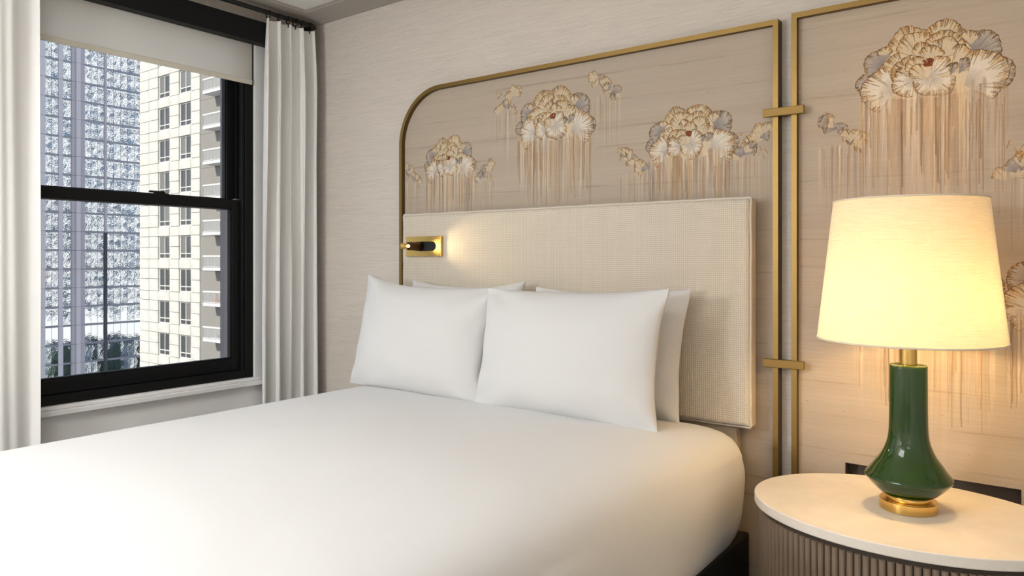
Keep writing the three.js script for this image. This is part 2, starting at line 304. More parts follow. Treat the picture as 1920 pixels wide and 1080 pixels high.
// ------------------------------------------------------------------ printed floral panels
const CREAM = ['#efe3cc', '#e8d9bd', '#f3ead8'], BROWN = ['#573f29', '#66492b', '#7a552c', '#4c3a2b'], GOLD = ['#b98a4a', '#a8743a', '#c79a58', '#b0703c'];
const pick = (a) => a[Math.floor(rnd() * a.length)];
function fan(g, X, Y, s, kind, rx, ry, a0, a1, len, flip) {
  const n = Math.max(14, Math.round(len * Math.abs(a1 - a0) * 0.9)), pts = [], ph = rnd() * 9, skew = rr(-0.22, 0.22);
  for (let i = 0; i <= n; i++) {
    const t = i / n, a = (a0 + (a1 - a0) * t) * Math.PI / 180;
    const ruff = 1 + 0.022 * Math.abs(Math.sin(i * 0.55 + ph)) + 0.025 * nz(i * 0.7, ph, 1) + 0.16 * nz(t * 2.6, ph, 3) + skew * (t - 0.5);
    const r = len * (0.74 + 0.26 * Math.pow(Math.sin(Math.PI * (0.06 + 0.88 * t)), 0.7)) * ruff;
    pts.push([rx + r * Math.cos(a), ry + r * Math.sin(a)]);
  }
  const P = ([x, y]) => [X + (flip ? -x : x) * s, Y + y * s];
  const [cx, cy] = P([rx, ry]);
  g.beginPath(); g.moveTo(cx, cy); for (const p of pts) g.lineTo(...P(p)); g.closePath();
  const grd = g.createRadialGradient(cx, cy, len * s * 0.08, cx, cy, len * s);
  const inner = { c: '#c3b295', g: '#867e7b', w: '#b3a9a0' }[kind], mid = { c: '#cfbfa4', g: '#a29995', w: '#dcd3c5' }[kind], outer = { c: '#d3c3a4', g: '#c5b9a6', w: '#d9cdb8' }[kind];
  grd.addColorStop(0, inner); grd.addColorStop(0.5, mid); grd.addColorStop(1, outer);
  g.fillStyle = grd; g.fill();
  g.lineCap = 'round';
  // fine hatching from the rim towards the root
  for (let i = 0; i < n * 2.6; i++) {
    const k = rnd() * n, i0 = Math.floor(k), f = k - i0, p0 = pts[i0], p1 = pts[Math.min(n, i0 + 1)], p = [p0[0] + (p1[0] - p0[0]) * f, p0[1] + (p1[1] - p0[1]) * f];
    const d = 0.08 + 0.28 * rnd() * rnd() + (rnd() < 0.06 ? 0.25 : 0), e = [p[0] + (rx - p[0]) * d, p[1] + (ry - p[1]) * d];
    g.strokeStyle = kind === 'g' ? pick(['#6f675f', '#857a70', ...BROWN]) : pick([...BROWN, ...GOLD]); g.globalAlpha = rr(0.35, 0.85); g.lineWidth = s * rr(0.004, 0.011);
    g.beginPath(); g.moveTo(...P(p)); g.lineTo(...P(e)); g.stroke();
  }
  for (let i = 0; i < n * 0.3; i++) { const p = pts[Math.floor(rnd() * n)], d0 = rr(0.25, 0.6), d1 = d0 + rr(0.08, 0.22); g.strokeStyle = pick(['#b9a68a', '#a3968a', '#c7ab7c']); g.globalAlpha = 0.5; g.lineWidth = s * 0.006; g.beginPath(); g.moveTo(...P([p[0] + (rx - p[0]) * d0, p[1] + (ry - p[1]) * d0])); g.lineTo(...P([p[0] + (rx - p[0]) * d1, p[1] + (ry - p[1]) * d1])); g.stroke(); }
  for (let k = 0; k < 2; k++) { const j = Math.floor(n * rr(0.2, 0.8)), p = pts[j], d = rr(0.35, 0.75), w = rr(-0.05, 0.05); g.strokeStyle = pick(BROWN); g.globalAlpha = 0.6; g.lineWidth = s * 0.008; const A = P(p), B = P([p[0] + (rx - p[0]) * d * 0.5 + w * len, p[1] + (ry - p[1]) * d * 0.5 + w * len]), C = P([p[0] + (rx - p[0]) * d, p[1] + (ry - p[1]) * d]); g.beginPath(); g.moveTo(...A); g.quadraticCurveTo(...B, ...C); g.stroke(); }
  g.globalAlpha = 1;
  // rim line, broken and uneven
  for (let i = 0; i < n; i++) { g.strokeStyle = rnd() < 0.7 ? pick(BROWN) : pick(GOLD); g.lineWidth = s * rr(0.006, 0.014); g.beginPath(); g.moveTo(...P(pts[i])); g.lineTo(...P(pts[i + 1])); g.stroke(); }
  g.globalAlpha = 0.55; g.lineWidth = s * 0.007; g.strokeStyle = pick(BROWN);
  for (const q of [pts[0], pts[n]]) { g.beginPath(); g.moveTo(...P(q)); g.lineTo(...P([q[0] + (rx - q[0]) * 0.6, q[1] + (ry - q[1]) * 0.6])); g.stroke(); }
  g.globalAlpha = 1;
}
function drips(g, X, Y, halfW, y0, L, count, strong) {
  for (let k = 0; k < count; k++) {
    const x = X + halfW * rr(-1, 1), w = halfW * (rnd() < 0.25 ? rr(0.05, 0.11) : rr(0.012, 0.045)), top = Y + y0 * rr(0.7, 1.15), len = L * rr(0.3, 1) * (1 - 0.3 * Math.abs(x - X) / halfW);
    const col = rnd() < 0.46 ? pick(['226,214,194', '214,199,174', '230,221,206']) : rnd() < 0.6 ? pick(['186,150,108', '172,136,98', '200,166,116', '170,128,98']) : pick(['128,108,92', '150,128,110']);
    const gr = g.createLinearGradient(0, top, 0, top + len), a = rr(0.12, 0.5) * strong;
    gr.addColorStop(0, `rgba(${col},0)`); gr.addColorStop(0.08, `rgba(${col},${a})`); gr.addColorStop(0.55, `rgba(${col},${a * 0.7})`); gr.addColorStop(1, `rgba(${col},0)`);
    g.fillStyle = gr;
    g.beginPath(); g.moveTo(x - w / 2, top); for (let i = 1; i <= 12; i++) g.lineTo(x - w * (0.5 - 0.12 * nz(i, k, 3)) + w * 0.4 * nz(i * 0.3, k, 1), top + len * i / 12);
    for (let i = 12; i >= 0; i--) g.lineTo(x + w * (0.5 - 0.03 * i + 0.12 * nz(i, k, 8)) + w * 0.4 * nz(i * 0.3, k, 1), top + len * i / 12);
    g.closePath(); g.fill();
  }
}
function runs(g, X, Y, halfW, y0, L, count) {         // thin dark runs of paint
  for (let k = 0; k < count; k++) {
    const x = X + halfW * rr(-1, 1), top = Y + y0 * rr(0.8, 1.6), len = L * rr(0.15, 0.6), col = pick(['120,92,68', '150,108,70', '104,84,70', '170,126,82']);
    g.strokeStyle = `rgba(${col},${rr(0.18, 0.5)})`; g.lineWidth = Math.max(1.2, halfW * rr(0.008, 0.022)); g.beginPath(); g.moveTo(x, top);
    for (let i = 1; i <= 6; i++) g.lineTo(x + halfW * 0.015 * nz(i, k, 2), top + len * i / 6); g.stroke();
  }
}
function peony(g, X, Y, s, flip, dripLen, sx = 1, wet = 1) {
  const D = s * dripLen;
  drips(g, X, Y, s * 0.92 * sx, s * 0.42, D, 110 * wet, 0.4 + 0.6 * wet);
  g.save(); g.translate(X, 0); g.scale(sx, 1); g.translate(-X, 0);
  g.fillStyle = '#d3c2a5'; g.beginPath(); g.ellipse(X, Y - 0.02 * s, 0.7 * s, 0.4 * s, 0, 0, 7); g.fill(); g.beginPath(); g.ellipse(X, Y + 0.24 * s, 0.8 * s, 0.24 * s, 0, 0, 7); g.fill();
  const f = (k, ...a) => fan(g, X, Y, s, k, ...a, flip);
  f('c', 0.13, -0.2, -130, -5, 0.42); f('c', -0.2, -0.13, -152, -60, 0.47); f('c', -0.13, -0.11, -155, -60, 0.39);
  f('c', 0.1, -0.08, -135, -12, 0.37); f('c', 0.13, -0.07, -112, -8, 0.29); f('c', -0.1, -0.05, -128, -68, 0.28);
  f('g', -0.62, -0.08, 138, 302, 0.29); f('c', -0.59, -0.23, 190, 345, 0.12); f('g', 0.53, -0.07, -112, 32, 0.37); f('c', 0.5, -0.2, -132, -40, 0.2);
  f('c', -0.3, 0.1, 148, 252, 0.39); f('c', -0.2, 0.16, 165, 268, 0.34); f('c', -0.2, 0.15, 198, 226, 0.27);
  f('c', 0.24, 0.18, -78, -8, 0.42); f('c', 0, -0.03, -132, -28, 0.24);
  g.fillStyle = '#7a3b1c'; for (let i = 0; i < 60; i++) { const a = rnd() * 6.283, r = Math.sqrt(rnd()); g.beginPath(); g.ellipse(X + (flip ? 1 : -1) * 0.02 * s + r * 0.08 * s * Math.cos(a), Y - 0.03 * s + r * 0.055 * s * Math.sin(a), s * 0.018, s * 0.014, 0, 0, 7); g.fillStyle = pick(['#7a3b1c', '#8a4a24', '#6a3016']); g.fill(); }
  f('c', -0.14, 0.06, 180, 288, 0.2); f('c', -0.05, 0.2, 188, 252, 0.25); f('w', -0.02, 0.2, -76, -14, 0.35);
  f('g', 0.25, 0.2, -92, -50, 0.18); f('g', 0.35, 0.19, -84, -34, 0.22);
  f('g', 0.75, 0.25, -72, 62, 0.27); f('w', 0.42, 0.36, -76, 36, 0.53);
  f('g', -0.8, 0.15, 108, 252, 0.19); f('w', -0.45, 0.32, 128, 252, 0.45);
  f('w', -0.2, 0.2, 98, 216, 0.3); f('w', -0.02, 0.18, 78, 168, 0.26); f('w', 0.02, 0.19, 4, 102, 0.31);
  g.restore();
  drips(g, X, Y, s * 0.92 * sx, s * 0.36, D * 0.9, 110 * wet, 1.05); runs(g, X, Y, s * 0.9 * sx, s * 0.45, D, 60 * wet + 15);
}
function bud(g, X, Y, s, flip) {
  drips(g, X, Y + s * 0.1, s * 0.75, s * 0.3, s * 3.6, 34, 1);
  runs(g, X, Y, s * 0.7, s * 0.5, s * 3.4, 14);
  const d = flip ? -1 : 1;
  for (let k = 0; k < 15; k++) {
    const t = (k * 7 % 15) / 14, a = d > 0 ? rr(-150, -60) : rr(-120, -30);
    fan(g, X + d * (t - 0.45) * s * 1.1, Y + (t - 0.5) * s * 1.0, s * rr(0.8, 1.15), rnd() < 0.25 ? 'g' : 'c', 0, 0.1, a - rr(30, 60), a + rr(30, 60), rr(0.28, 0.5), false);
  }
  for (let k = 0; k < 16; k++) { g.strokeStyle = pick([...BROWN, ...GOLD]); g.globalAlpha = 0.7; g.lineWidth = s * 0.035; const x = X + d * rr(-0.6, 0.6) * s; g.beginPath(); const y = Y + d * (x - X) * 0.8 * d + rr(-0.2, 0.2) * s; g.moveTo(x, y); g.lineTo(x + rr(-0.12, 0.12) * s, y + rr(0.08, 0.22) * s); g.stroke(); }
  g.globalAlpha = 1;
}
function silk(g, w, h, pm) {                        // raw-silk ground with slubs and wandering darker bands
  g.fillStyle = '#b6a897'; g.fillRect(0, 0, w, h);
  for (let y = 0; y < h; y += 2) { const v = nz(y * 0.02, 3, 1) + 0.6 * nz(y * 0.13, 8, 1); g.fillStyle = v > 0 ? `rgba(226,210,186,${0.13 * v})` : `rgba(150,122,98,${-0.13 * v})`; g.fillRect(0, y, w, 2); }
  for (let k = 0; k < h * 5; k++) { const L = pm * rr(0.02, 0.2); g.fillStyle = rnd() < 0.5 ? `rgba(235,222,200,${rr(0.02, 0.07)})` : `rgba(126,100,78,${rr(0.02, 0.06)})`; g.fillRect(rr(-0.1, 1) * w, rnd() * h, L, rr(0.6, 2)); }
  for (let y = pm * 0.05; y < h; y += pm * rr(0.07, 0.13)) {
    const sl = rr(-0.012, 0.02), ph = rnd() * 50;
    for (let x = 0; x < w; x += 6) { const a = Math.max(0, 0.1 + 0.3 * nz(x * 0.006, ph, 2)); g.fillStyle = `rgba(112,84,62,${a})`; const yy = y + sl * x + 5 * nz(x * 0.004, ph, 7), t = 2.5 + 2.5 * nz(x * 0.02, ph, 5); g.fillRect(x, yy, 6, t); g.fillStyle = `rgba(112,84,62,${a * 0.3})`; g.fillRect(x, yy - 4, 6, t + 8); }
  }
  for (let k = 0; k < 90; k++) { g.fillStyle = `rgba(100,72,50,${rr(0.1, 0.35)})`; g.fillRect(rnd() * w, rnd() * h, rr(2, 10), rr(1, 3)); }
}
const PT = 0.018;                                     // panel face stands this far off the wall
const panelMat = (x0, x1, y0, y1, w, h, paint) => {
  const pm = w / (x1 - x0);
  const t = canvasTex(w, h, (g) => { silk(g, w, h, pm); paint(g, (x) => (x - x0) * pm, (y) => (y1 - y) * pm, pm); });
  t.repeat.set(1 / (x1 - x0), 1 / (y1 - y0)); t.offset.set(-x0 / (x1 - x0), -y0 / (y1 - y0)); t.needsUpdate = true;
  return std({ map: t, roughness: 0.8, bumpMap: per(grassBump, 0.4, 0.4), bumpScale: 0.0008 });
};
function archShape(x0, x1, y0, y1, r, C = THREE.Shape) {
  const s = new C(); s.moveTo(x0, y0); s.lineTo(x1, y0); s.lineTo(x1, y1);
  if (r) { s.lineTo(x0 + r, y1); s.absarc(x0 + r, y1 - r, r, Math.PI / 2, Math.PI, false); } else s.lineTo(x0, y1);
  s.closePath(); return s;
}
const FR = 0.016, FZ = 0.038;                         // frame width and how far its face stands off the wall
function framedPanel(label, x0, x1, y0, y1, r, hole, mat) {
  const org = [(x0 + x1) / 2, y0, 0], t = thing('floral_panel', label, 'wall panel', org);
  const mv = (g) => g.translate(-org[0], -org[1], 0);
  const face = archShape(x0 + 0.005, x1 - 0.005, y0, y1 - 0.005, r);
  if (hole) face.holes.push(new THREE.Path([[NX0, NY0], [NX0, NY1], [NX1, NY1], [NX1, NY0]].map((p) => new THREE.Vector2(...p))));
  const pg = new THREE.ExtrudeGeometry(face, { depth: PT - 0.001, bevelEnabled: false, curveSegments: 40 }).translate(0, 0, 0.001);
  mesh('printed_face', mv(pg), mat, t);
  const f = archShape(x0, x1, y0, y1, r); f.holes.push(archShape(x0 + FR, x1 - FR, y0 + FR, y1 - FR, r ? r - FR : 0, THREE.Path));
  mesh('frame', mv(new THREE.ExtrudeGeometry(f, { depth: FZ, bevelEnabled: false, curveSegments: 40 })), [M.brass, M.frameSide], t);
  if (hole) mesh('niche_liner', mv(merge([box(NX0 - 0.004, NX1 + 0.004, NY0 - 0.004, NY1 + 0.004, -0.05, -0.03), box(NX0 - 0.004, NX0 + 0.001, NY0, NY1, -0.03, PT - 0.002), box(NX1 - 0.001, NX1 + 0.004, NY0, NY1, -0.03, PT - 0.002), box(NX0, NX1, NY1 - 0.001, NY1 + 0.004, -0.03, PT - 0.002), box(NX0, NX1, NY0 - 0.004, NY0 + 0.001, -0.03, PT - 0.002)])), M.niche, t);
  return t;
}
{
  const x0 = 0.655, x1 = 2.279, y0 = 0.25, y1 = 1.998;
  const m = panelMat(x0, x1, y0, y1, 1900, 2045, (g, X, Y, pm) => {
    for (const [x, y, s, f] of [[1.232, 1.885, 0.052, true], [1.672, 1.886, 0.052, false], [0.715, 1.635, 0.045, false], [1.122, 1.62, 0.045, true], [1.776, 1.61, 0.05, false], [2.196, 1.63, 0.055, true]]) bud(g, X(x), Y(y), pm * s * 1.55, f);
    peony(g, X(0.93), Y(1.688), pm * 0.15, false, 2.3, 0.96); peony(g, X(1.452), Y(1.8), pm * 0.178, false, 2.2); peony(g, X(1.988), Y(1.68), pm * 0.16, false, 2.2);
  });
  framedPanel('beige panel with three painted peonies and a rounded brass frame, above the headboard', x0, x1, y0, y1, 0.235, false, m);
}
{
  const x0 = 2.318, x1 = 3.42, y0 = 0.25, y1 = 2.006;
  const m = panelMat(x0, x1, y0, y1, 1284, 2046, (g, X, Y, pm) => {
    bud(g, X(2.457), Y(1.638), pm * 0.088, false); bud(g, X(2.905), Y(1.525), pm * 0.088, true); bud(g, X(3.2), Y(1.66), pm * 0.088, true);
    peony(g, X(3.02), Y(1.2), pm * 0.185, true, 2.4); peony(g, X(2.66), Y(1.24), pm * 0.185, false, 3.1, 1, 0.42); peony(g, X(2.68), Y(1.8), pm * 0.188, false, 2.6); peony(g, X(3.2), Y(1.85), pm * 0.16, true, 2.3);
  });
  framedPanel('beige panel with a large painted peony and square brass frame, behind the lamp', x0, x1, y0, y1, 0, true, m);
}
for (const [y, name] of [[1.715, 'upper brass clamp bar bridging the two panel frames, right of the painted peonies'], [0.957, 'lower brass clamp bar bridging the two panel frames, level with the lamp neck']]) {
  const c = thing('clamp_bar', name, 'bracket', [2.297, y, FZ], 'brass clamps across the panel frames');
  mesh('bar', new RoundedBoxGeometry(0.121, 0.025, 0.012, 2, 0.002).translate(0, 0, 0.0062), M.brass, c);
  mesh('spacer', box(-0.012, 0.012, -0.009, 0.009, -FZ + 0.001, 0.002), M.brass, c);
}

// ------------------------------------------------------------------ headboard
const HX0 = 0.735, HX1 = 2.213, HY0 = 0.762, HY1 = 1.458, HZ0 = 0.04, HZ1 = 0.1;
{
  const org = [(HX0 + HX1) / 2, HY0, HZ0], t = thing('headboard', 'wide off-white woven fabric headboard with piped edges fixed over the painted panel', 'headboard', org);
  const mv = (g) => g.translate(-org[0], -org[1], -org[2]);
  const nx = 90, ny = 44;
  const w = HX1 - HX0, h = HY1 - HY0;
  // soft slab: the front swells slightly and its rim undulates a little
  const front = (s, v) => { const ex = Math.min(s, 1 - s) * w, ey = Math.min(v, 1 - v) * h, e = Math.min(ex, ey), r = 0.016, d = e < r ? Math.sqrt(Math.max(0, r * r - (r - e) * (r - e))) : r; return HZ1 - r + d + 0.003 * nz(s * 5, v * 3) * Math.min(1, e / 0.05); };
  const ed = (s, n, k) => { const t = s * n; return t < k ? 0.016 / (k) * t / w : 0; };
  const P = (s, v) => [HX0 + w * s + 0.0018 * nz(v * 14, 2) * (s > 0.5 ? 1 : -1), HY0 + h * v + 0.0018 * nz(s * 22, 7) * (v > 0.5 ? 1 : -1), front(s, v)];
  const ramp = (i, n, len) => { const k = 6, r = 0.018 / len; return i < k / n ? (i * n / k) * r : i > 1 - k / n ? 1 - ((1 - i) * n / k) * r : r + (i - k / n) / (1 - 2 * k / n) * (1 - 2 * r); };
  const fg = grid(nx, ny, (a, b) => { const p = P(ramp(a, nx, w), ramp(b, ny, h)); return [...p, p[0], p[1]]; });
  const sides = box(HX0 + 0.001, HX1 - 0.001, HY0 + 0.001, HY1 - 0.001, HZ0, HZ1 - 0.015);
  mesh('upholstery', mv(merge([fg, planarUV(sides, (x, y, z) => [x + z, y + z])])), M.headboard, t);
  const pp = [], n = 60, c = 0.004;
  const rimPt = (s, v) => { const p = P(s, v); return new THREE.Vector3(p[0], p[1], HZ1 - 0.013); };
  for (let i = 0; i < n; i++) pp.push(rimPt(i / n, 1)); for (let i = 0; i < 30; i++) pp.push(rimPt(1, 1 - i / 30)); for (let i = 0; i < n; i++) pp.push(rimPt(1 - i / n, 0)); for (let i = 0; i < 30; i++) pp.push(rimPt(0, i / 30));
  mesh('piping', mv(new THREE.TubeGeometry(new THREE.CatmullRomCurve3(pp, true), 480, c, 8, true)), std({ color: lin(0.66, 0.6, 0.51), roughness: 0.95 }), t);
  mesh('mounting_board', mv(box(0.78, 2.165, 0.3, HY0 + 0.02, 0.039, 0.075, 0.004)), M.mount, t);
}

// ------------------------------------------------------------------ reading light on the headboard
{
  const cx = 0.871, cy = 1.325, z0 = HZ1 + 0.0005;
  const t = thing('reading_light', 'small brass reading light with a glowing tip on the upper left of the headboard', 'reading light', [cx, cy, z0]);
  const pl = new THREE.Shape([[-0.098, -0.041], [0.098, -0.041], [0.098, 0.041], [-0.098, 0.041]].map((p) => new THREE.Vector2(...p)));
  const slot = new THREE.Path(), r = 0.0185; slot.moveTo(-0.04, -r); slot.lineTo(0.052, -r); slot.absarc(0.052, 0, r, -Math.PI / 2, Math.PI / 2, false); slot.lineTo(-0.04, r); slot.absarc(-0.04, 0, r, Math.PI / 2, Math.PI * 1.5, false); pl.holes.push(slot);
  mesh('backplate', new THREE.ExtrudeGeometry(pl, { depth: 0.01, bevelEnabled: true, bevelSize: 0.001, bevelThickness: 0.001, bevelOffset: -0.001, bevelSegments: 2, curveSegments: 20 }).translate(0, 0, 0.001), M.brassBright, t);
  mesh('recess', box(-0.075, 0.075, -0.026, 0.026, -0.0004, 0.002), M.voidBlack, t);
  // short bronze head swung out of the slot on a pivot, brass tip
  const dir = new THREE.Vector3(-0.18, 0, 1).normalize(), arm = mesh('head', lathe([[0, -0.006], [0.0165, -0.006], [0.0172, -0.003], [0.0172, 0.052], [0.0165, 0.054], [0, 0.054]], 28), M.bronze, t);
  arm.quaternion.setFromUnitVectors(new THREE.Vector3(0, 1, 0), dir); arm.position.set(-0.022, 0, 0.014);
  const tip = mesh('tip', lathe([[0, 0.054], [0.0125, 0.054], [0.0125, 0.084], [0.0115, 0.0865], [0, 0.0865]], 28), M.brassBright, arm);
  mesh('pivot', new THREE.CylinderGeometry(0.006, 0.006, 0.034, 16).translate(-0.02, 0, 0.008), M.bronze, t);
  const lens = mesh('led_lens', new THREE.SphereGeometry(0.0065, 16, 10), std({ color: lin(1, 0.9, 0.7), emissive: LEDW, emissiveIntensity: 5 }), arm);
  const side = new THREE.Vector3(0.85, 0, -0.05).normalize().applyQuaternion(arm.quaternion.clone().invert());
  lens.position.set(side.x * 0.0125, 0.061 + side.y * 0, side.z * 0.0125);
  const wp = new THREE.Vector3(cx - 0.022, cy, z0 + 0.014).addScaledVector(dir, 0.061);
  const s = new THREE.SpotLight(LEDW, LED_CD, 3, 0.55, 1, 2); s.position.set(wp.x + 0.024, wp.y, wp.z); s.target.position.set(wp.x + 0.6, wp.y + 0.01, wp.z - 0.125); s.castShadow = true; s.name = 'reading_lamp_light';
  scene.add(s, s.target);
}

// ------------------------------------------------------------------ bed
const BX0 = 0.698, BX1 = 2.236, BZ0 = 0.112, BZ1 = 2.25;
{
  const t = thing('bed', 'low dark upholstered bed base with mattress below the white duvet', 'bed', [(BX0 + BX1) / 2, 0, BZ0]);
  const mv = (g) => g.translate(-(BX0 + BX1) / 2, 0, -BZ0);
  mesh('bed_base', mv(box(0.74, 2.208, 0.06, 0.445, 0.082, 2.2, 0.008)), M.base, t);
  for (const x of [0.82, 2.115]) for (const z of [0.15, 2.1]) mesh('leg', mv(new THREE.CylinderGeometry(0.025, 0.02, 0.06, 16).translate(x, 0.03, z)), M.base, t);
  mesh('mattress', mv(box(BX0 + 0.06, BX1 - 0.06, 0.446, 0.72, BZ0 + 0.06, BZ1 - 0.06, 0.08)), M.linen, t);
}
{
  const cx = (BX0 + BX1) / 2, cz = (BZ0 + BZ1) / 2, a = (BX1 - BX0) / 2, b = (BZ1 - BZ0) / 2;
  const wobble = (x, z) => 0.006 * nz(x * 2.2, z * 2.2, 1) + 0.0025 * nz(x * 6, z * 6, 5);
  const prof = smoothPath([[0.032, 0.447], [0.022, 0.468], [0.009, 0.51], [0.002, 0.56], [0, 0.615], [0.003, 0.67], [0.013, 0.717], [0.034, 0.75], [0.07, 0.771], [0.13, 0.785], [0.25, 0.792], [0.4, 0.795], [0.55, 0.796], [a - 0.004, 0.796]], 60);
  const ring = (d, n) => {                            // rounded rectangle inset by d
    const A = a - d, B = b - d, R = Math.min(A - 0.001, Math.max(0.1 - d * 0.25, 0.01)), pts = [];
    for (const [sx, sz, t0] of [[1, 1, 0], [-1, 1, 1], [-1, -1, 2], [1, -1, 3]]) for (let i = 0; i < n; i++) { const th = (t0 + i / (n - 1)) * Math.PI / 2; pts.push([sx * (A - R) + R * Math.cos(th), sz * (B - R) + R * Math.sin(th)]); }
    const out = [], m = 200; let len = 0; const L = [0]; for (let i = 0; i < pts.length; i++) { const q = pts[(i + 1) % pts.length]; len += Math.hypot(q[0] - pts[i][0], q[1] - pts[i][1]); L.push(len); }
    for (let k = 0, i = 0; k <= m; k++) { const s = len * Math.min(k / m, 0.999999); while (L[i + 1] < s) i++; const f = (s - L[i]) / Math.max(1e-9, L[i + 1] - L[i]), p = pts[i % pts.length], q = pts[(i + 1) % pts.length]; out.push([p[0] + (q[0] - p[0]) * f, p[1] + (q[1] - p[1]) * f]); }
    return out;
  };
  const rings = prof.map(([d]) => ring(d, 14)), m = 200;
  const g = grid(m, prof.length - 1, (s, v) => {
    const k = Math.round(s * m), j = Math.round(v * (prof.length - 1)), p = rings[j][k], y0 = prof[j][1];
    const x = cx + p[0], z = cz + p[1], soft = Math.min(1, prof[j][0] / 0.2);
    const wob = wobble(x, z);
    const side = y0 < 0.7 ? 0.012 * nz(s * 16, y0 * 6, 3) : 0;
    return [x + side * Math.sign(p[0]) * (Math.abs(p[0]) > a - 0.2 ? 1 : 0), y0 + wob * soft, z, x, z];
  });
  // close the crown with a strip across the last ring
  const lp = rings[rings.length - 1], pos = [], yy = prof[prof.length - 1][1];
  for (let k = 0; k < m / 2; k++) { const A = lp[k], B = lp[k + 1], C = lp[m - 1 - k], D = lp[m - k]; const q = (p) => [cx + p[0], yy + wobble(cx + p[0], cz + p[1]), cz + p[1]]; pos.push(...q(A), ...q(C), ...q(B), ...q(A), ...q(D), ...q(C)); }
  const cap = new THREE.BufferGeometry(); cap.setAttribute('position', new THREE.Float32BufferAttribute(pos, 3)); cap.computeVertexNormals(); { const n = cap.attributes.normal; for (let i = 0; i < n.count; i++) n.setXYZ(i, 0, 1, 0); } planarUV(cap, (x, y, z) => [x, z]);
  const o = mesh('duvet', merge([g, cap]).translate(-cx, -0.447, -cz), M.linen); o.position.set(cx, 0.447, cz);
  o.userData = { label: 'smooth plain white duvet tucked round the mattress over the whole bed', category: 'duvet' };
}

// ------------------------------------------------------------------ pillows
function pillowGeo(w, h, t, o) {
  const n = 64, m = 48, c = o.c ?? 0.05;
  const surf = (side) => grid(n, m, (a, b) => {
    const k = (q) => Math.sign(q) * (1 - Math.pow(1 - Math.abs(q), 1.35));
    const u = k(2 * a - 1), v = k(2 * b - 1), U = Math.abs(u), V = Math.abs(v);
    const cb = v < 0 ? c * 0.25 : c;                                  // the bottom edge spreads where it rests
    let x = w / 2 * u * (1 - c * (1 - v * v) * Math.pow(U, 2)), y = h / 2 * v * (1 - cb * (1 - u * u) * Math.pow(V, 2));
    const puff = Math.pow(Math.max(0, 1 - Math.pow(U, 2.6)), 0.62) * Math.pow(Math.max(0, 1 - Math.pow(V, 2.6)), 0.62);
    const corner = Math.pow(U * V, 2);
    const wr = 0.012 * corner * Math.sin(9 * (u * Math.sign(v) - v * Math.sign(u)) + o.ph) + 0.0045 * nz(u * 2.6 + o.ph, v * 2.6, side) + 0.0035 * nz(u * 7, v * 3 + o.ph, side) * (1 - puff);
    const sag = 1 + 0.16 * (-v) * (1 - U * U);
    let z = side * (t / 2 * puff * sag + 0.0025) + wr * Math.min(1, puff * 6) + (o.bend ?? 0) * (u * u - 0.3);
    if (o.ears) for (const [eu, ev, dx, dy, dz] of o.ears) { const e = Math.exp(-(((u - eu) ** 2 + (v - ev) ** 2) / 0.12)); x += dx * e; y += dy * e; z += (dz ?? 0) * e; }
    return [x, y, z, x, y];
  });
  const F = surf(1), B = surf(-1), ib = B.index.array; for (let i = 0; i < ib.length; i += 3) { const q = ib[i]; ib[i] = ib[i + 1]; ib[i + 1] = q; }
  B.computeVertexNormals();
  const p = F.attributes.position, q = B.attributes.position, W = n + 1, pos = [], rim = [];
  for (let i = 0; i < n; i++) rim.push([i + 1, i], [m * W + i, m * W + i + 1]);
  for (let j = 0; j < m; j++) rim.push([j * W, (j + 1) * W], [(j + 1) * W + n, j * W + n]);
  const V3 = (arr, k) => [arr.getX(k), arr.getY(k), arr.getZ(k)];
  for (const [a, b] of rim) pos.push(...V3(p, a), ...V3(p, b), ...V3(q, b), ...V3(p, a), ...V3(q, b), ...V3(q, a));
  const R = new THREE.BufferGeometry(); R.setAttribute('position', new THREE.Float32BufferAttribute(pos, 3)); R.setAttribute('uv', new THREE.Float32BufferAttribute(new Float32Array(pos.length / 3 * 2), 2)); R.computeVertexNormals();
  return merge([F, B, R]);
}
function pillow(label, x, y, z, lean, turn, roll, geo) {
  const o = mesh('pillow', geo, M.pillow); o.rotation.order = 'YXZ'; o.position.set(x, y, z); o.rotation.set(lean, turn, roll);
  o.userData = { label, category: 'pillow', group: 'white bed pillows' };
}
pillow('white pillow at the back left, only its top corners showing behind the left front pillow', 1.145, 0.98, 0.205, -0.2, 0, 0.0, pillowGeo(0.56, 0.4, 0.13, { ph: 1, c: 0.06, ears: [[1, 1, 0.0, 0.015], [-1, 1, 0, 0.012]] }));
pillow('white pillow at the back right, showing beyond the right end of the front pillows', 1.765, 0.972, 0.205, -0.2, 0.02, 0, pillowGeo(0.57, 0.4, 0.13, { ph: 2.2, c: 0.055, ears: [[1, 1, 0.005, 0.012], [-1, 1, 0, 0.005]] }));
pillow('left of the two front white pillows, nearest the window, with a pointed corner', 1.065, 0.98, 0.335, -0.22, 0.03, -0.02, pillowGeo(0.635, 0.4, 0.15, { ph: 0.3, c: 0.045, ears: [[-1, 1, -0.005, 0.03], [1, 1, 0.005, 0.0]] }));
pillow('right of the two front white pillows, leaning in the middle of the bed head', 1.715, 0.978, 0.36, -0.2, -0.03, 0.01, pillowGeo(0.675, 0.4, 0.16, { ph: 4.1, c: 0.045, ears: [[1, 1, 0.01, 0.008], [1, -1, 0.012, -0.012]] }));

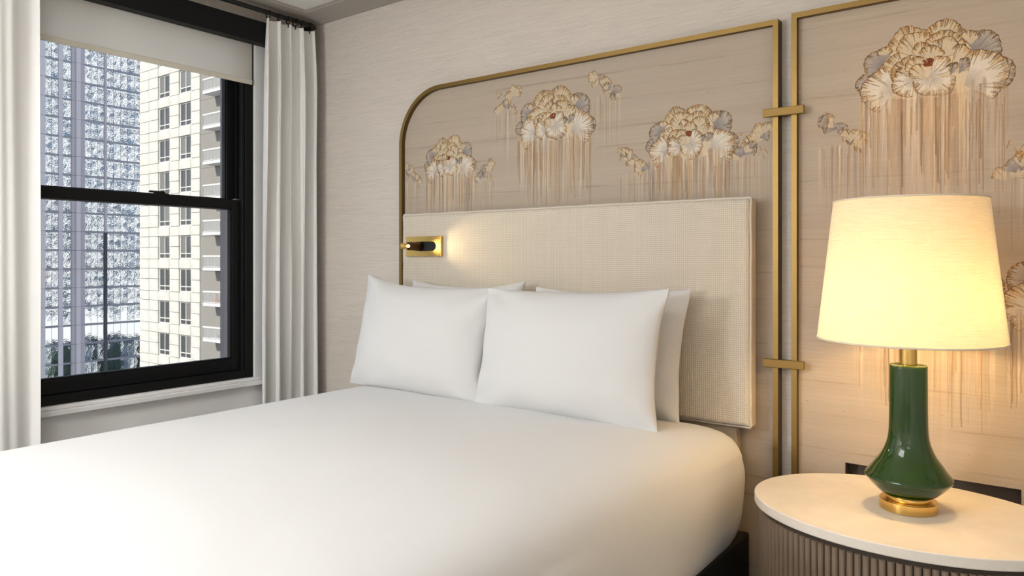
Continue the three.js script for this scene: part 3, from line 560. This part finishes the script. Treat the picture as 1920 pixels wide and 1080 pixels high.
// ------------------------------------------------------------------ nightstand: oval, fluted, stone top
const NSX = 2.665, NSZ = 0.315, NSA = 0.35, NSB = 0.272, NSY = 0.67;
{
  const t = thing('nightstand', 'oval nightstand with vertical fluted taupe wood sides and a pale stone top', 'nightstand', [NSX, 0, NSZ]);
  const oval = (d, C = THREE.Shape) => { const s = new C(); s.absellipse(0, 0, NSA - d, NSB - d, 0, Math.PI * 2); return s; };
  const slab = (d, y0, y1, bev) => new THREE.ExtrudeGeometry(oval(d), { depth: y1 - y0 - 2 * bev, bevelEnabled: bev > 0, bevelSize: bev, bevelThickness: bev, bevelOffset: -bev, bevelSegments: 3, curveSegments: 96 }).rotateX(-Math.PI / 2).translate(0, y0 + bev, 0);
  mesh('stone_top', planarUV(slab(0, NSY - 0.024, NSY, 0.003), (x, y, z) => [x, z + y]), M.stone, t);
  mesh('body', slab(0.02, 0.03, NSY - 0.024, 0), M.bodyDark, t);
  mesh('plinth', slab(0.04, 0, 0.03, 0), M.bodyDark, t);
  // flutes spaced evenly round the oval; those of the drawer start lower, leaving a finger gap under the top
  const N = 2000, P = []; let L = 0;
  for (let i = 0; i <= N; i++) { const a = i / N * 2 * Math.PI; P.push([(NSA - 0.018) * Math.cos(a), (NSB - 0.018) * Math.sin(a), a]); if (i) L += Math.hypot(P[i][0] - P[i - 1][0], P[i][1] - P[i - 1][1]); }
  const count = Math.round(L / 0.0165), step = L / count;
  const half = new THREE.Shape(); const fr = step * 0.43; half.moveTo(-fr, -0.004); half.lineTo(fr, -0.004); half.lineTo(fr, 0); half.absarc(0, 0, fr, 0, Math.PI, false); half.closePath();
  const fluteGeo = (y0, y1) => { const g = new THREE.ExtrudeGeometry(half, { depth: y1 - y0, bevelEnabled: true, bevelSize: 0.001, bevelThickness: 0.001, bevelOffset: -0.001, bevelSegments: 1, curveSegments: 7 }); return g.rotateX(-Math.PI / 2).translate(0, y0, 0); };
  const full = fluteGeo(0.034, NSY - 0.027), short = fluteGeo(0.34, NSY - 0.04), lower = fluteGeo(0.034, 0.332);
  const fronts = new THREE.Group(); fronts.name = 'drawer'; t.add(fronts);
  const doors = new THREE.Group(); doors.name = 'door'; t.add(doors);
  for (let k = 0, acc = 0, i = 0, target = 0; k < count; k++, target += step) {
    while (acc < target && i < N) { i++; acc += Math.hypot(P[i][0] - P[i - 1][0], P[i][1] - P[i - 1][1]); }
    const [x, z, a] = P[i], nx = x / (NSA * NSA), nzz = z / (NSB * NSB), turn = Math.atan2(nx, nzz);
    const deg = a * 180 / Math.PI, drawer = deg > 28 && deg < 152;
    const put = (g, parent) => { const f = mesh('flute', g, M.flute, parent); f.position.set(x, 0, z); f.rotation.y = turn + Math.PI; };
    if (drawer) { put(short, fronts); put(lower, doors); } else put(full, t);
  }
}

// ------------------------------------------------------------------ table lamp
const LX = 2.672, LZ = 0.305;
{
  const t = thing('table_lamp', 'green glazed ceramic table lamp with brass base and lit cream drum shade on the nightstand', 'lamp', [LX, NSY, LZ]);
  const yb = NSY;
  const L = (pts) => pts.map(([r, y]) => [r, y - yb]);
  mesh('base', merge([lathe(L([[0, 0.6705], [0.061, 0.6705], [0.063, 0.672], [0.063, 0.6925], [0.0615, 0.694], [0, 0.694]]), 72), lathe(L([[0.047, 0.694], [0.0495, 0.695], [0.0495, 0.7035], [0.047, 0.705], [0, 0.705]]), 72)]), M.brassBright, t);
  const prof = [...smoothPath([[0.046, 0.7045], [0.058, 0.708], [0.072, 0.7195], [0.086, 0.734], [0.0945, 0.7445]], 24), [0.0957, 0.7475], [0.095, 0.7505], ...smoothPath([[0.0925, 0.7545], [0.084, 0.765], [0.0735, 0.7805], [0.0615, 0.7975], [0.052, 0.817], [0.0463, 0.835], [0.0433, 0.856], [0.0422, 0.885], [0.0418, 0.94], [0.0415, 1.008]], 50), [0.0412, 1.0145], [0.039, 1.0175], [0.032, 1.018], [0.015, 1.018]];
  mesh('ceramic_body', lathe(L(prof), 96), M.ceramic, t);
  mesh('neck', lathe(L([[0, 1.0175], [0.0185, 1.0175], [0.019, 1.019], [0.019, 1.075], [0.018, 1.077], [0, 1.077]]), 40), M.brassBright, t);
  const S = mesh('lamp_shade', planarUV(lathe(L([[0.204, 1.077], [0.1665, 1.413]]), 96), (x, y, z) => [Math.atan2(x, z) * 0.19, y]), M.shade, t);
  mesh('shade_rim', new THREE.TorusGeometry(0.2037, 0.0022, 8, 96).rotateX(Math.PI / 2).translate(0, 1.0775 - yb, 0), M.shadeTrim, S);
  mesh('shade_rim', new THREE.TorusGeometry(0.1663, 0.0022, 8, 96).rotateX(Math.PI / 2).translate(0, 1.4125 - yb, 0), M.shadeTrim, S);
  const sp = []; for (let k = 0; k < 3; k++) { const a = k * 2.094 + 0.4; sp.push(new THREE.CylinderGeometry(0.002, 0.002, 0.165, 8).rotateZ(Math.PI / 2).translate(0.083, 0, 0).rotateY(a).translate(0, 1.405 - yb, 0)); }
  mesh('spider', merge([...sp, new THREE.CylinderGeometry(0.003, 0.003, 0.13, 10).translate(0, 1.345 - yb, 0)]), M.brassBright, t);
  mesh('finial', lathe(L([[0, 1.4], [0.01, 1.4], [0.011, 1.405], [0.006, 1.41], [0.009, 1.416], [0.007, 1.422], [0, 1.424]]), 24), M.brassBright, t);
  // two bulbs on a cluster
  mesh('socket', merge([new THREE.CylinderGeometry(0.008, 0.008, 0.08, 16).translate(0, 1.117 - yb, 0), new THREE.CylinderGeometry(0.016, 0.016, 0.03, 20).rotateZ(Math.PI / 2).translate(0.03, 1.15 - yb, 0), new THREE.CylinderGeometry(0.016, 0.016, 0.03, 20).rotateZ(Math.PI / 2).translate(-0.03, 1.15 - yb, 0)]), M.brassBright, t);
  for (const s of [-1, 1]) {
    mesh('bulb', new THREE.SphereGeometry(0.026, 24, 16).scale(1.15, 1, 1).translate(s * 0.07, 1.152 - yb, 0), M.bulb, t);
    const l = new THREE.PointLight(WARM, LAMP_CD / 2, 6, 2); l.position.set(LX + s * 0.07, 1.152, LZ); l.castShadow = true; l.name = 'bulb_light'; scene.add(l);
  }
}

// ------------------------------------------------------------------ unseen ceiling lights added as fill behind the camera: flush square drums
for (const [x, z, radiance, label] of [[1.6, 2.75, CEIL_FILL_L[0], 'added square ceiling fill light, unseen, nearer the window wall'], [3.3, 4.2, CEIL_FILL_L[1], 'added square ceiling fill light, unseen, nearer the right wall']]) {
  const t = thing('added_ceiling_light', label, 'ceiling light', [x, CEIL, z], 'added ceiling fill lights');
  const h = 0.55;
  mesh('rim', merge([box(-h - 0.02, h + 0.02, -0.07, 0, -h - 0.02, -h, 0.003), box(-h - 0.02, h + 0.02, -0.07, 0, h, h + 0.02, 0.003), box(-h - 0.02, -h, -0.07, 0, -h, h, 0.003), box(h, h + 0.02, -0.07, 0, -h, h, 0.003)]), M.brass, t);
  mesh('added_lamp_diffuser', box(-h, h, -0.062, -0.01, -h, h), std({ color: lin(0.9, 0.88, 0.84), emissive: NEUTRAL, emissiveIntensity: 1.2 }), t);
  const l = new THREE.RectAreaLight(NEUTRAL, radiance, 2 * h, 2 * h); l.position.set(x, CEIL - 0.068, z); l.lookAt(x, 0, z); l.name = 'added_ceiling_fill_light'; scene.add(l);
}

// ------------------------------------------------------------------ unseen floor lamps added behind the camera to brighten the room
for (const [x, z, candela, label] of [[0.8, 3.35, FLOOR_FILL_CD[0], 'added white drum floor lamp for fill light, unseen, next to the window wall'], [3.7, 5.0, FLOOR_FILL_CD[1], 'added white drum floor lamp for fill light, unseen, away from the window']]) {
  const t = thing('added_floor_lamp', label, 'lamp', [x, 0, z]);
  mesh('base', lathe([[0, 0], [0.15, 0], [0.155, 0.006], [0.155, 0.018], [0.148, 0.024], [0, 0.026]], 48), M.brass, t);
  mesh('pole', new THREE.CylinderGeometry(0.011, 0.011, 1.4, 16).translate(0, 0.72, 0), M.brass, t);
  mesh('lamp_shade', lathe([[0, 1.38], [0.225, 1.38], [0.235, 1.39], [0.205, 1.73], [0.195, 1.74], [0, 1.74]], 64), std({ color: lin(0.9, 0.88, 0.84), roughness: 0.9, emissive: NEUTRAL, emissiveIntensity: 1.3 }), t);
  const l = new THREE.PointLight(NEUTRAL, candela, 0, 2); l.position.set(x, 1.56, z); l.shadow.radius = 9; l.castShadow = true; l.name = 'added_floor_fill_light'; scene.add(l);
}

// ------------------------------------------------------------------ outside
structure('ground', box(-260, 40, -46, -45, -260, 120), M.street);

// precast apartment building facing the street, storeys of 3.1 m
{
  const ZF0 = -34.1, H = 3.1, F0 = 16.05;
  const t = thing('apartment_building', 'cream apartment building with paired windows and white balconies, on the right outside', 'building', [-66, -45, ZF0]);
  const mv = (g) => g.translate(66, 45, -ZF0);
  const X = [-71.36, -67.72, -65.62, -63.88, -61.8, -57.6];          // wall end, window 1, window 2, balconies
  mesh('core', mv(merge([box(-71.3, -40, -45, 32, -52, ZF0 - 0.32)])), M.joint, t);
  const panelGeos = new Map();
  const panel = (x0, x1, y0, y1) => {
    const w = x1 - x0 - 0.035, h = y1 - y0 - 0.035, key = w.toFixed(2) + h.toFixed(2);
    if (!panelGeos.has(key)) panelGeos.set(key, planarUV(new RoundedBoxGeometry(w, h, 0.34, 1, 0.02), (x, y, z) => [x + z, y]));
    const o = mesh('panel', panelGeos.get(key), M.concrete, t); o.position.set((x0 + x1) / 2 + 66, (y0 + y1) / 2 + 45, -0.16 + rr(-0.012, 0.012));
  };
  const frameGeo = (w, h) => merge([box(-w / 2, -w / 2 + 0.13, 0, h, -0.1, 0.02), box(w / 2 - 0.13, w / 2, 0, h, -0.1, 0.02), box(-0.05, 0.05, 0, h, -0.1, 0.02), box(-w / 2 + 0.13, w / 2 - 0.13, 0, 0.12, -0.1, 0.02), box(-w / 2 + 0.13, w / 2 - 0.13, h - 0.1, h, -0.1, 0.02), box(-w / 2 + 0.13, w / 2 - 0.13, 0.48, 0.57, -0.1, 0.02)]);
  const wA = X[2] - X[1], wB = X[4] - X[3], hW = 2.2, fA = frameGeo(wA, hW), fB = frameGeo(wB, hW);
  const glassGeo = (w) => new THREE.BoxGeometry(w, 1, 0.03);
  for (let k = -3; k < 12; k++) {
    const F = F0 - H * k, y0 = F + 0.78, y1 = F + 2.98;
    // spandrel row and pier row
    for (const [a, b] of [[X[0], -69.5], [-69.5, X[1]], [X[1], X[2]], [X[2], X[3]], [X[3], X[4]], [X[4], -60.25]]) panel(a, b, F - 0.12, y0);
    for (const [a, b] of [[X[0], -69.5], [-69.5, X[1]], [X[2], X[3]], [X[4], -60.25]]) { panel(a, b, y0, F + 1.95); panel(a, b, F + 1.95, y1); }
    for (const [cx, w, fg] of [[(X[1] + X[2]) / 2, wA, fA], [(X[3] + X[4]) / 2, wB, fB]]) {
      const f = mesh('window', fg, M.frameTan, t); f.position.set(cx + 66, y0 + 45, -0.14);
      for (const s of [-1, 1]) {
        const pw = w / 2 - 0.18, m1 = rnd() < 0.3 ? M.winGlassB : M.winGlass;
        mesh('pane', glassGeo(pw).clone().scale(1, 1.5, 1).translate(s * (w / 4 - 0.04), 1.33, -0.05), m1, f);
        mesh('pane', glassGeo(pw).clone().scale(1, 0.36, 1).translate(s * (w / 4 - 0.04), 0.3, -0.05), M.winGlass, f);
      }
    }
    // balcony: slab, upper rail, thin bars
    const bx0 = -57.9, bx1 = -40.3, bz = -33.0;
    const b = mesh('balcony', mv(merge([box(bx0, bx1, F - 0.24, F + 0.02, ZF0 - 0.4, bz, 0.02), box(bx0, bx1, F + 0.95, F + 1.1, bz - 0.12, bz, 0.02)])), M.balconyWhite, t);
    const bars = []; for (let x = bx0 + 0.2; x < bx1; x += 0.15) bars.push(box(x, x + 0.035, F + 0.05, F + 0.92, bz - 0.08, bz - 0.045)); bars.push(box(bx0, bx1, F + 0.08, F + 0.12, bz - 0.08, bz - 0.04));
    const s = mesh('balusters', mv(merge(bars)), M.baluster, b); s.userData.kind = 'stuff';
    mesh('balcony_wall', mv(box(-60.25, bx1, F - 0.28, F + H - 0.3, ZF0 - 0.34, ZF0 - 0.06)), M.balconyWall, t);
  }
  // things on the balconies
  const fl = (k) => F0 - H * k + 0.02;
  const ch = thing('balcony_chair', 'small dark chair standing on an upper balcony of the apartment building', 'chair', [-55.4, fl(1), -33.55]);
  mesh('seat', box(-0.3, 0.3, 0.42, 0.47, -0.28, 0.28, 0.01), M.black, ch);
  for (const x of [-0.27, 0.27]) for (const z of [-0.25, 0.25]) mesh('leg', box(x - 0.03, x + 0.03, 0, 0.44, z - 0.03, z + 0.03), M.black, ch);
  mesh('backrest', merge([box(-0.3, 0.3, 0.85, 0.92, -0.28, -0.24), ...[-0.25, -0.08, 0.08, 0.25].map((x) => box(x - 0.03, x + 0.03, 0.45, 0.88, -0.28, -0.24))]), M.black, ch);
  const og = thing('balcony_planter', 'tiny orange object standing on a lower balcony of the apartment building', 'pot', [-56.55, fl(6), -33.5]);
  mesh('pot', lathe([[0, 0], [0.16, 0], [0.24, 0.4], [0.26, 0.42], [0.22, 0.44], [0, 0.42]], 20), M.orange, og);
  mesh('stem', lathe([[0, 0.42], [0.1, 0.42], [0.14, 0.6], [0.05, 0.85], [0, 0.9]], 12), M.orange, og);
}

// glass office tower across the street: lilac piers, mirror glass bays, storeys of 3.35 m
{
  const TX = -139, H = 3.35, Y0 = 33.1;
  const t = thing('office_tower', 'tall office tower with lilac piers and wavy mirror glass, on the left outside', 'building', [TX, -45, -62]);
  const mv = (g) => g.translate(-TX, 45, 62);
  mesh('core', mv(box(TX - 25, TX - 0.8, -45, 62, -90, -36)), M.spandrel, t);
  // bays along z (towards the room the numbers grow)
  const piers = [[-50.85, -46, M.lilac, 0.3], [-53.75, -52.95, M.lilac, 0.15], [-55.75, -55.05, M.lilacDark, 0.25], [-56.5, -55.75, M.lilac, 0.5], [-57.3, -56.5, M.lilacDark, 0.25]];
  const glass = [[-52.95, -50.85, 2], [-55.05, -53.75, 1], [-60.65, -57.3, 3], [-67.4, -61.1, 5], [-80, -67.4, 8]];
  const geos = new Map(), geo = (w, h, d, r) => { const k = [w, h, d].map((v) => v.toFixed(2)).join(); if (!geos.has(k)) geos.set(k, r ? new RoundedBoxGeometry(d, h, w, 1, r) : new THREE.BoxGeometry(d, h, w)); return geos.get(k); };
  mesh('mullion', mv(box(TX - 0.8, TX + 0.35, -45, 6.3, -61.12, -60.7)), M.slate, t); mesh('mullion', mv(box(TX - 0.8, TX + 0.12, 6.3, 62, -61.12, -60.7)), M.lilacDark, t);
  for (let k = -8; k < 20; k++) {
    const yT = Y0 - H * k, yB = yT - H;
    for (const [z0, z1, m, out] of piers) { const o = mesh('cladding_panel', geo(z1 - z0 - 0.04, H - 0.04, 0.8 + out, 0.02), m, t); o.position.set((out - 0.8) / 2, (yT + yB) / 2 + 45, (z0 + z1) / 2 + 62); }
    for (const [z0, z1, n] of glass) {
      const s = mesh('spandrel', geo(z1 - z0, 0.36, 0.75), M.spandrel, t); s.position.set(-0.3, yT + 45, (z0 + z1) / 2 + 62);
      const w = (z1 - z0) / n;
      if (z1 < -67) { continue; }
      for (let i = 0; i < n; i++) {
        const o = mesh('pane', geo(w - 0.05, H - 0.4, 0.06), M.mirrorGlass, t);
        o.position.set(-0.02, (yT + yB) / 2 + 45, z0 + w * (i + 0.5) + 62); o.rotation.set(0, rr(-0.006, 0.006), rr(-0.008, 0.008));
      }
    }
  }
}
// the apartment tower that the mirror glass reflects, on our side of the street
{
  const t = thing('residential_tower', 'white residential tower with open slabs seen only as reflections in the mirror glass', 'building', [8, -45, -117]); t.rotation.y = 0.62;
  const mv = (g) => g.translate(-8, 45, 115), H = 3.1;
  mesh('core', mv(box(2.2, 24, -45, 82, -150, -86)), M.oppGlass, t);
  const slab = mv(box(0, 2.4, -0.32, 0.32, -150, -86)), pier = mv(box(0.4, 2.3, -45, 82, -0.45, 0.45));
  for (let y = -24; y < 84; y += H) { const s = mesh('slab', slab, M.oppWhite, t); s.position.y = y; }
  for (let z = -149; z < -86; z += 4.6) { const p = mesh('pier', pier, M.oppWhite, t); p.position.z = z; }
  mesh('podium', mv(box(-2, 2.4, -26, -19, -152, -84)), M.oppWhite, t);
  const panes = []; 
  for (let y = -24; y < 82; y += H) for (let z = -148.2; z < -87; z += 1.53) if (rnd() < 0.75) { const a = rr(0.5, 1.4), b = rr(0.9, 2.3); panes.push(box(2.05, 2.2, y + 0.35, y + 0.35 + b, z - a / 2, z + a / 2)); }
  const g = mesh('pale_blinds', mv(merge(panes)), std({ color: lin(0.75, 0.78, 0.82), roughness: 0.6 }), t); g.userData.kind = 'stuff';
}
for (let i = 0; i < 6; i++) {
  const z = -90 - i * 11, s = rr(0.85, 1.1), t = thing('street_tree', 'dark street tree at the foot of the white tower, showing only as a reflection', 'tree', [-16 - i * 5.5, -45, z], 'street trees below the white tower');
  const g = mergeVertices(new THREE.IcosahedronGeometry(4.2 * s, 4).deleteAttribute('normal').deleteAttribute('uv')), p = g.attributes.position;
  for (let k = 0; k < p.count; k++) { const f = 1 + 0.35 * nz(p.getX(k) * 0.5 + i * 9, p.getY(k) * 0.5, p.getZ(k) * 0.5) + 0.2 * nz(p.getX(k) * 1.6, p.getY(k) * 1.6 + i, p.getZ(k) * 1.6); p.setXYZ(k, p.getX(k) * f, p.getY(k) * f * 1.3 + 12, p.getZ(k) * f); }
  g.computeVertexNormals(); mesh('crown', planarUV(g, (x, y, z2) => [x, y]), M.foliage, t);
  mesh('trunk', new THREE.CylinderGeometry(0.25, 0.4, 9, 10).translate(0, 4.5, 0), M.bark, t);
}

renderer.render(scene, camera);
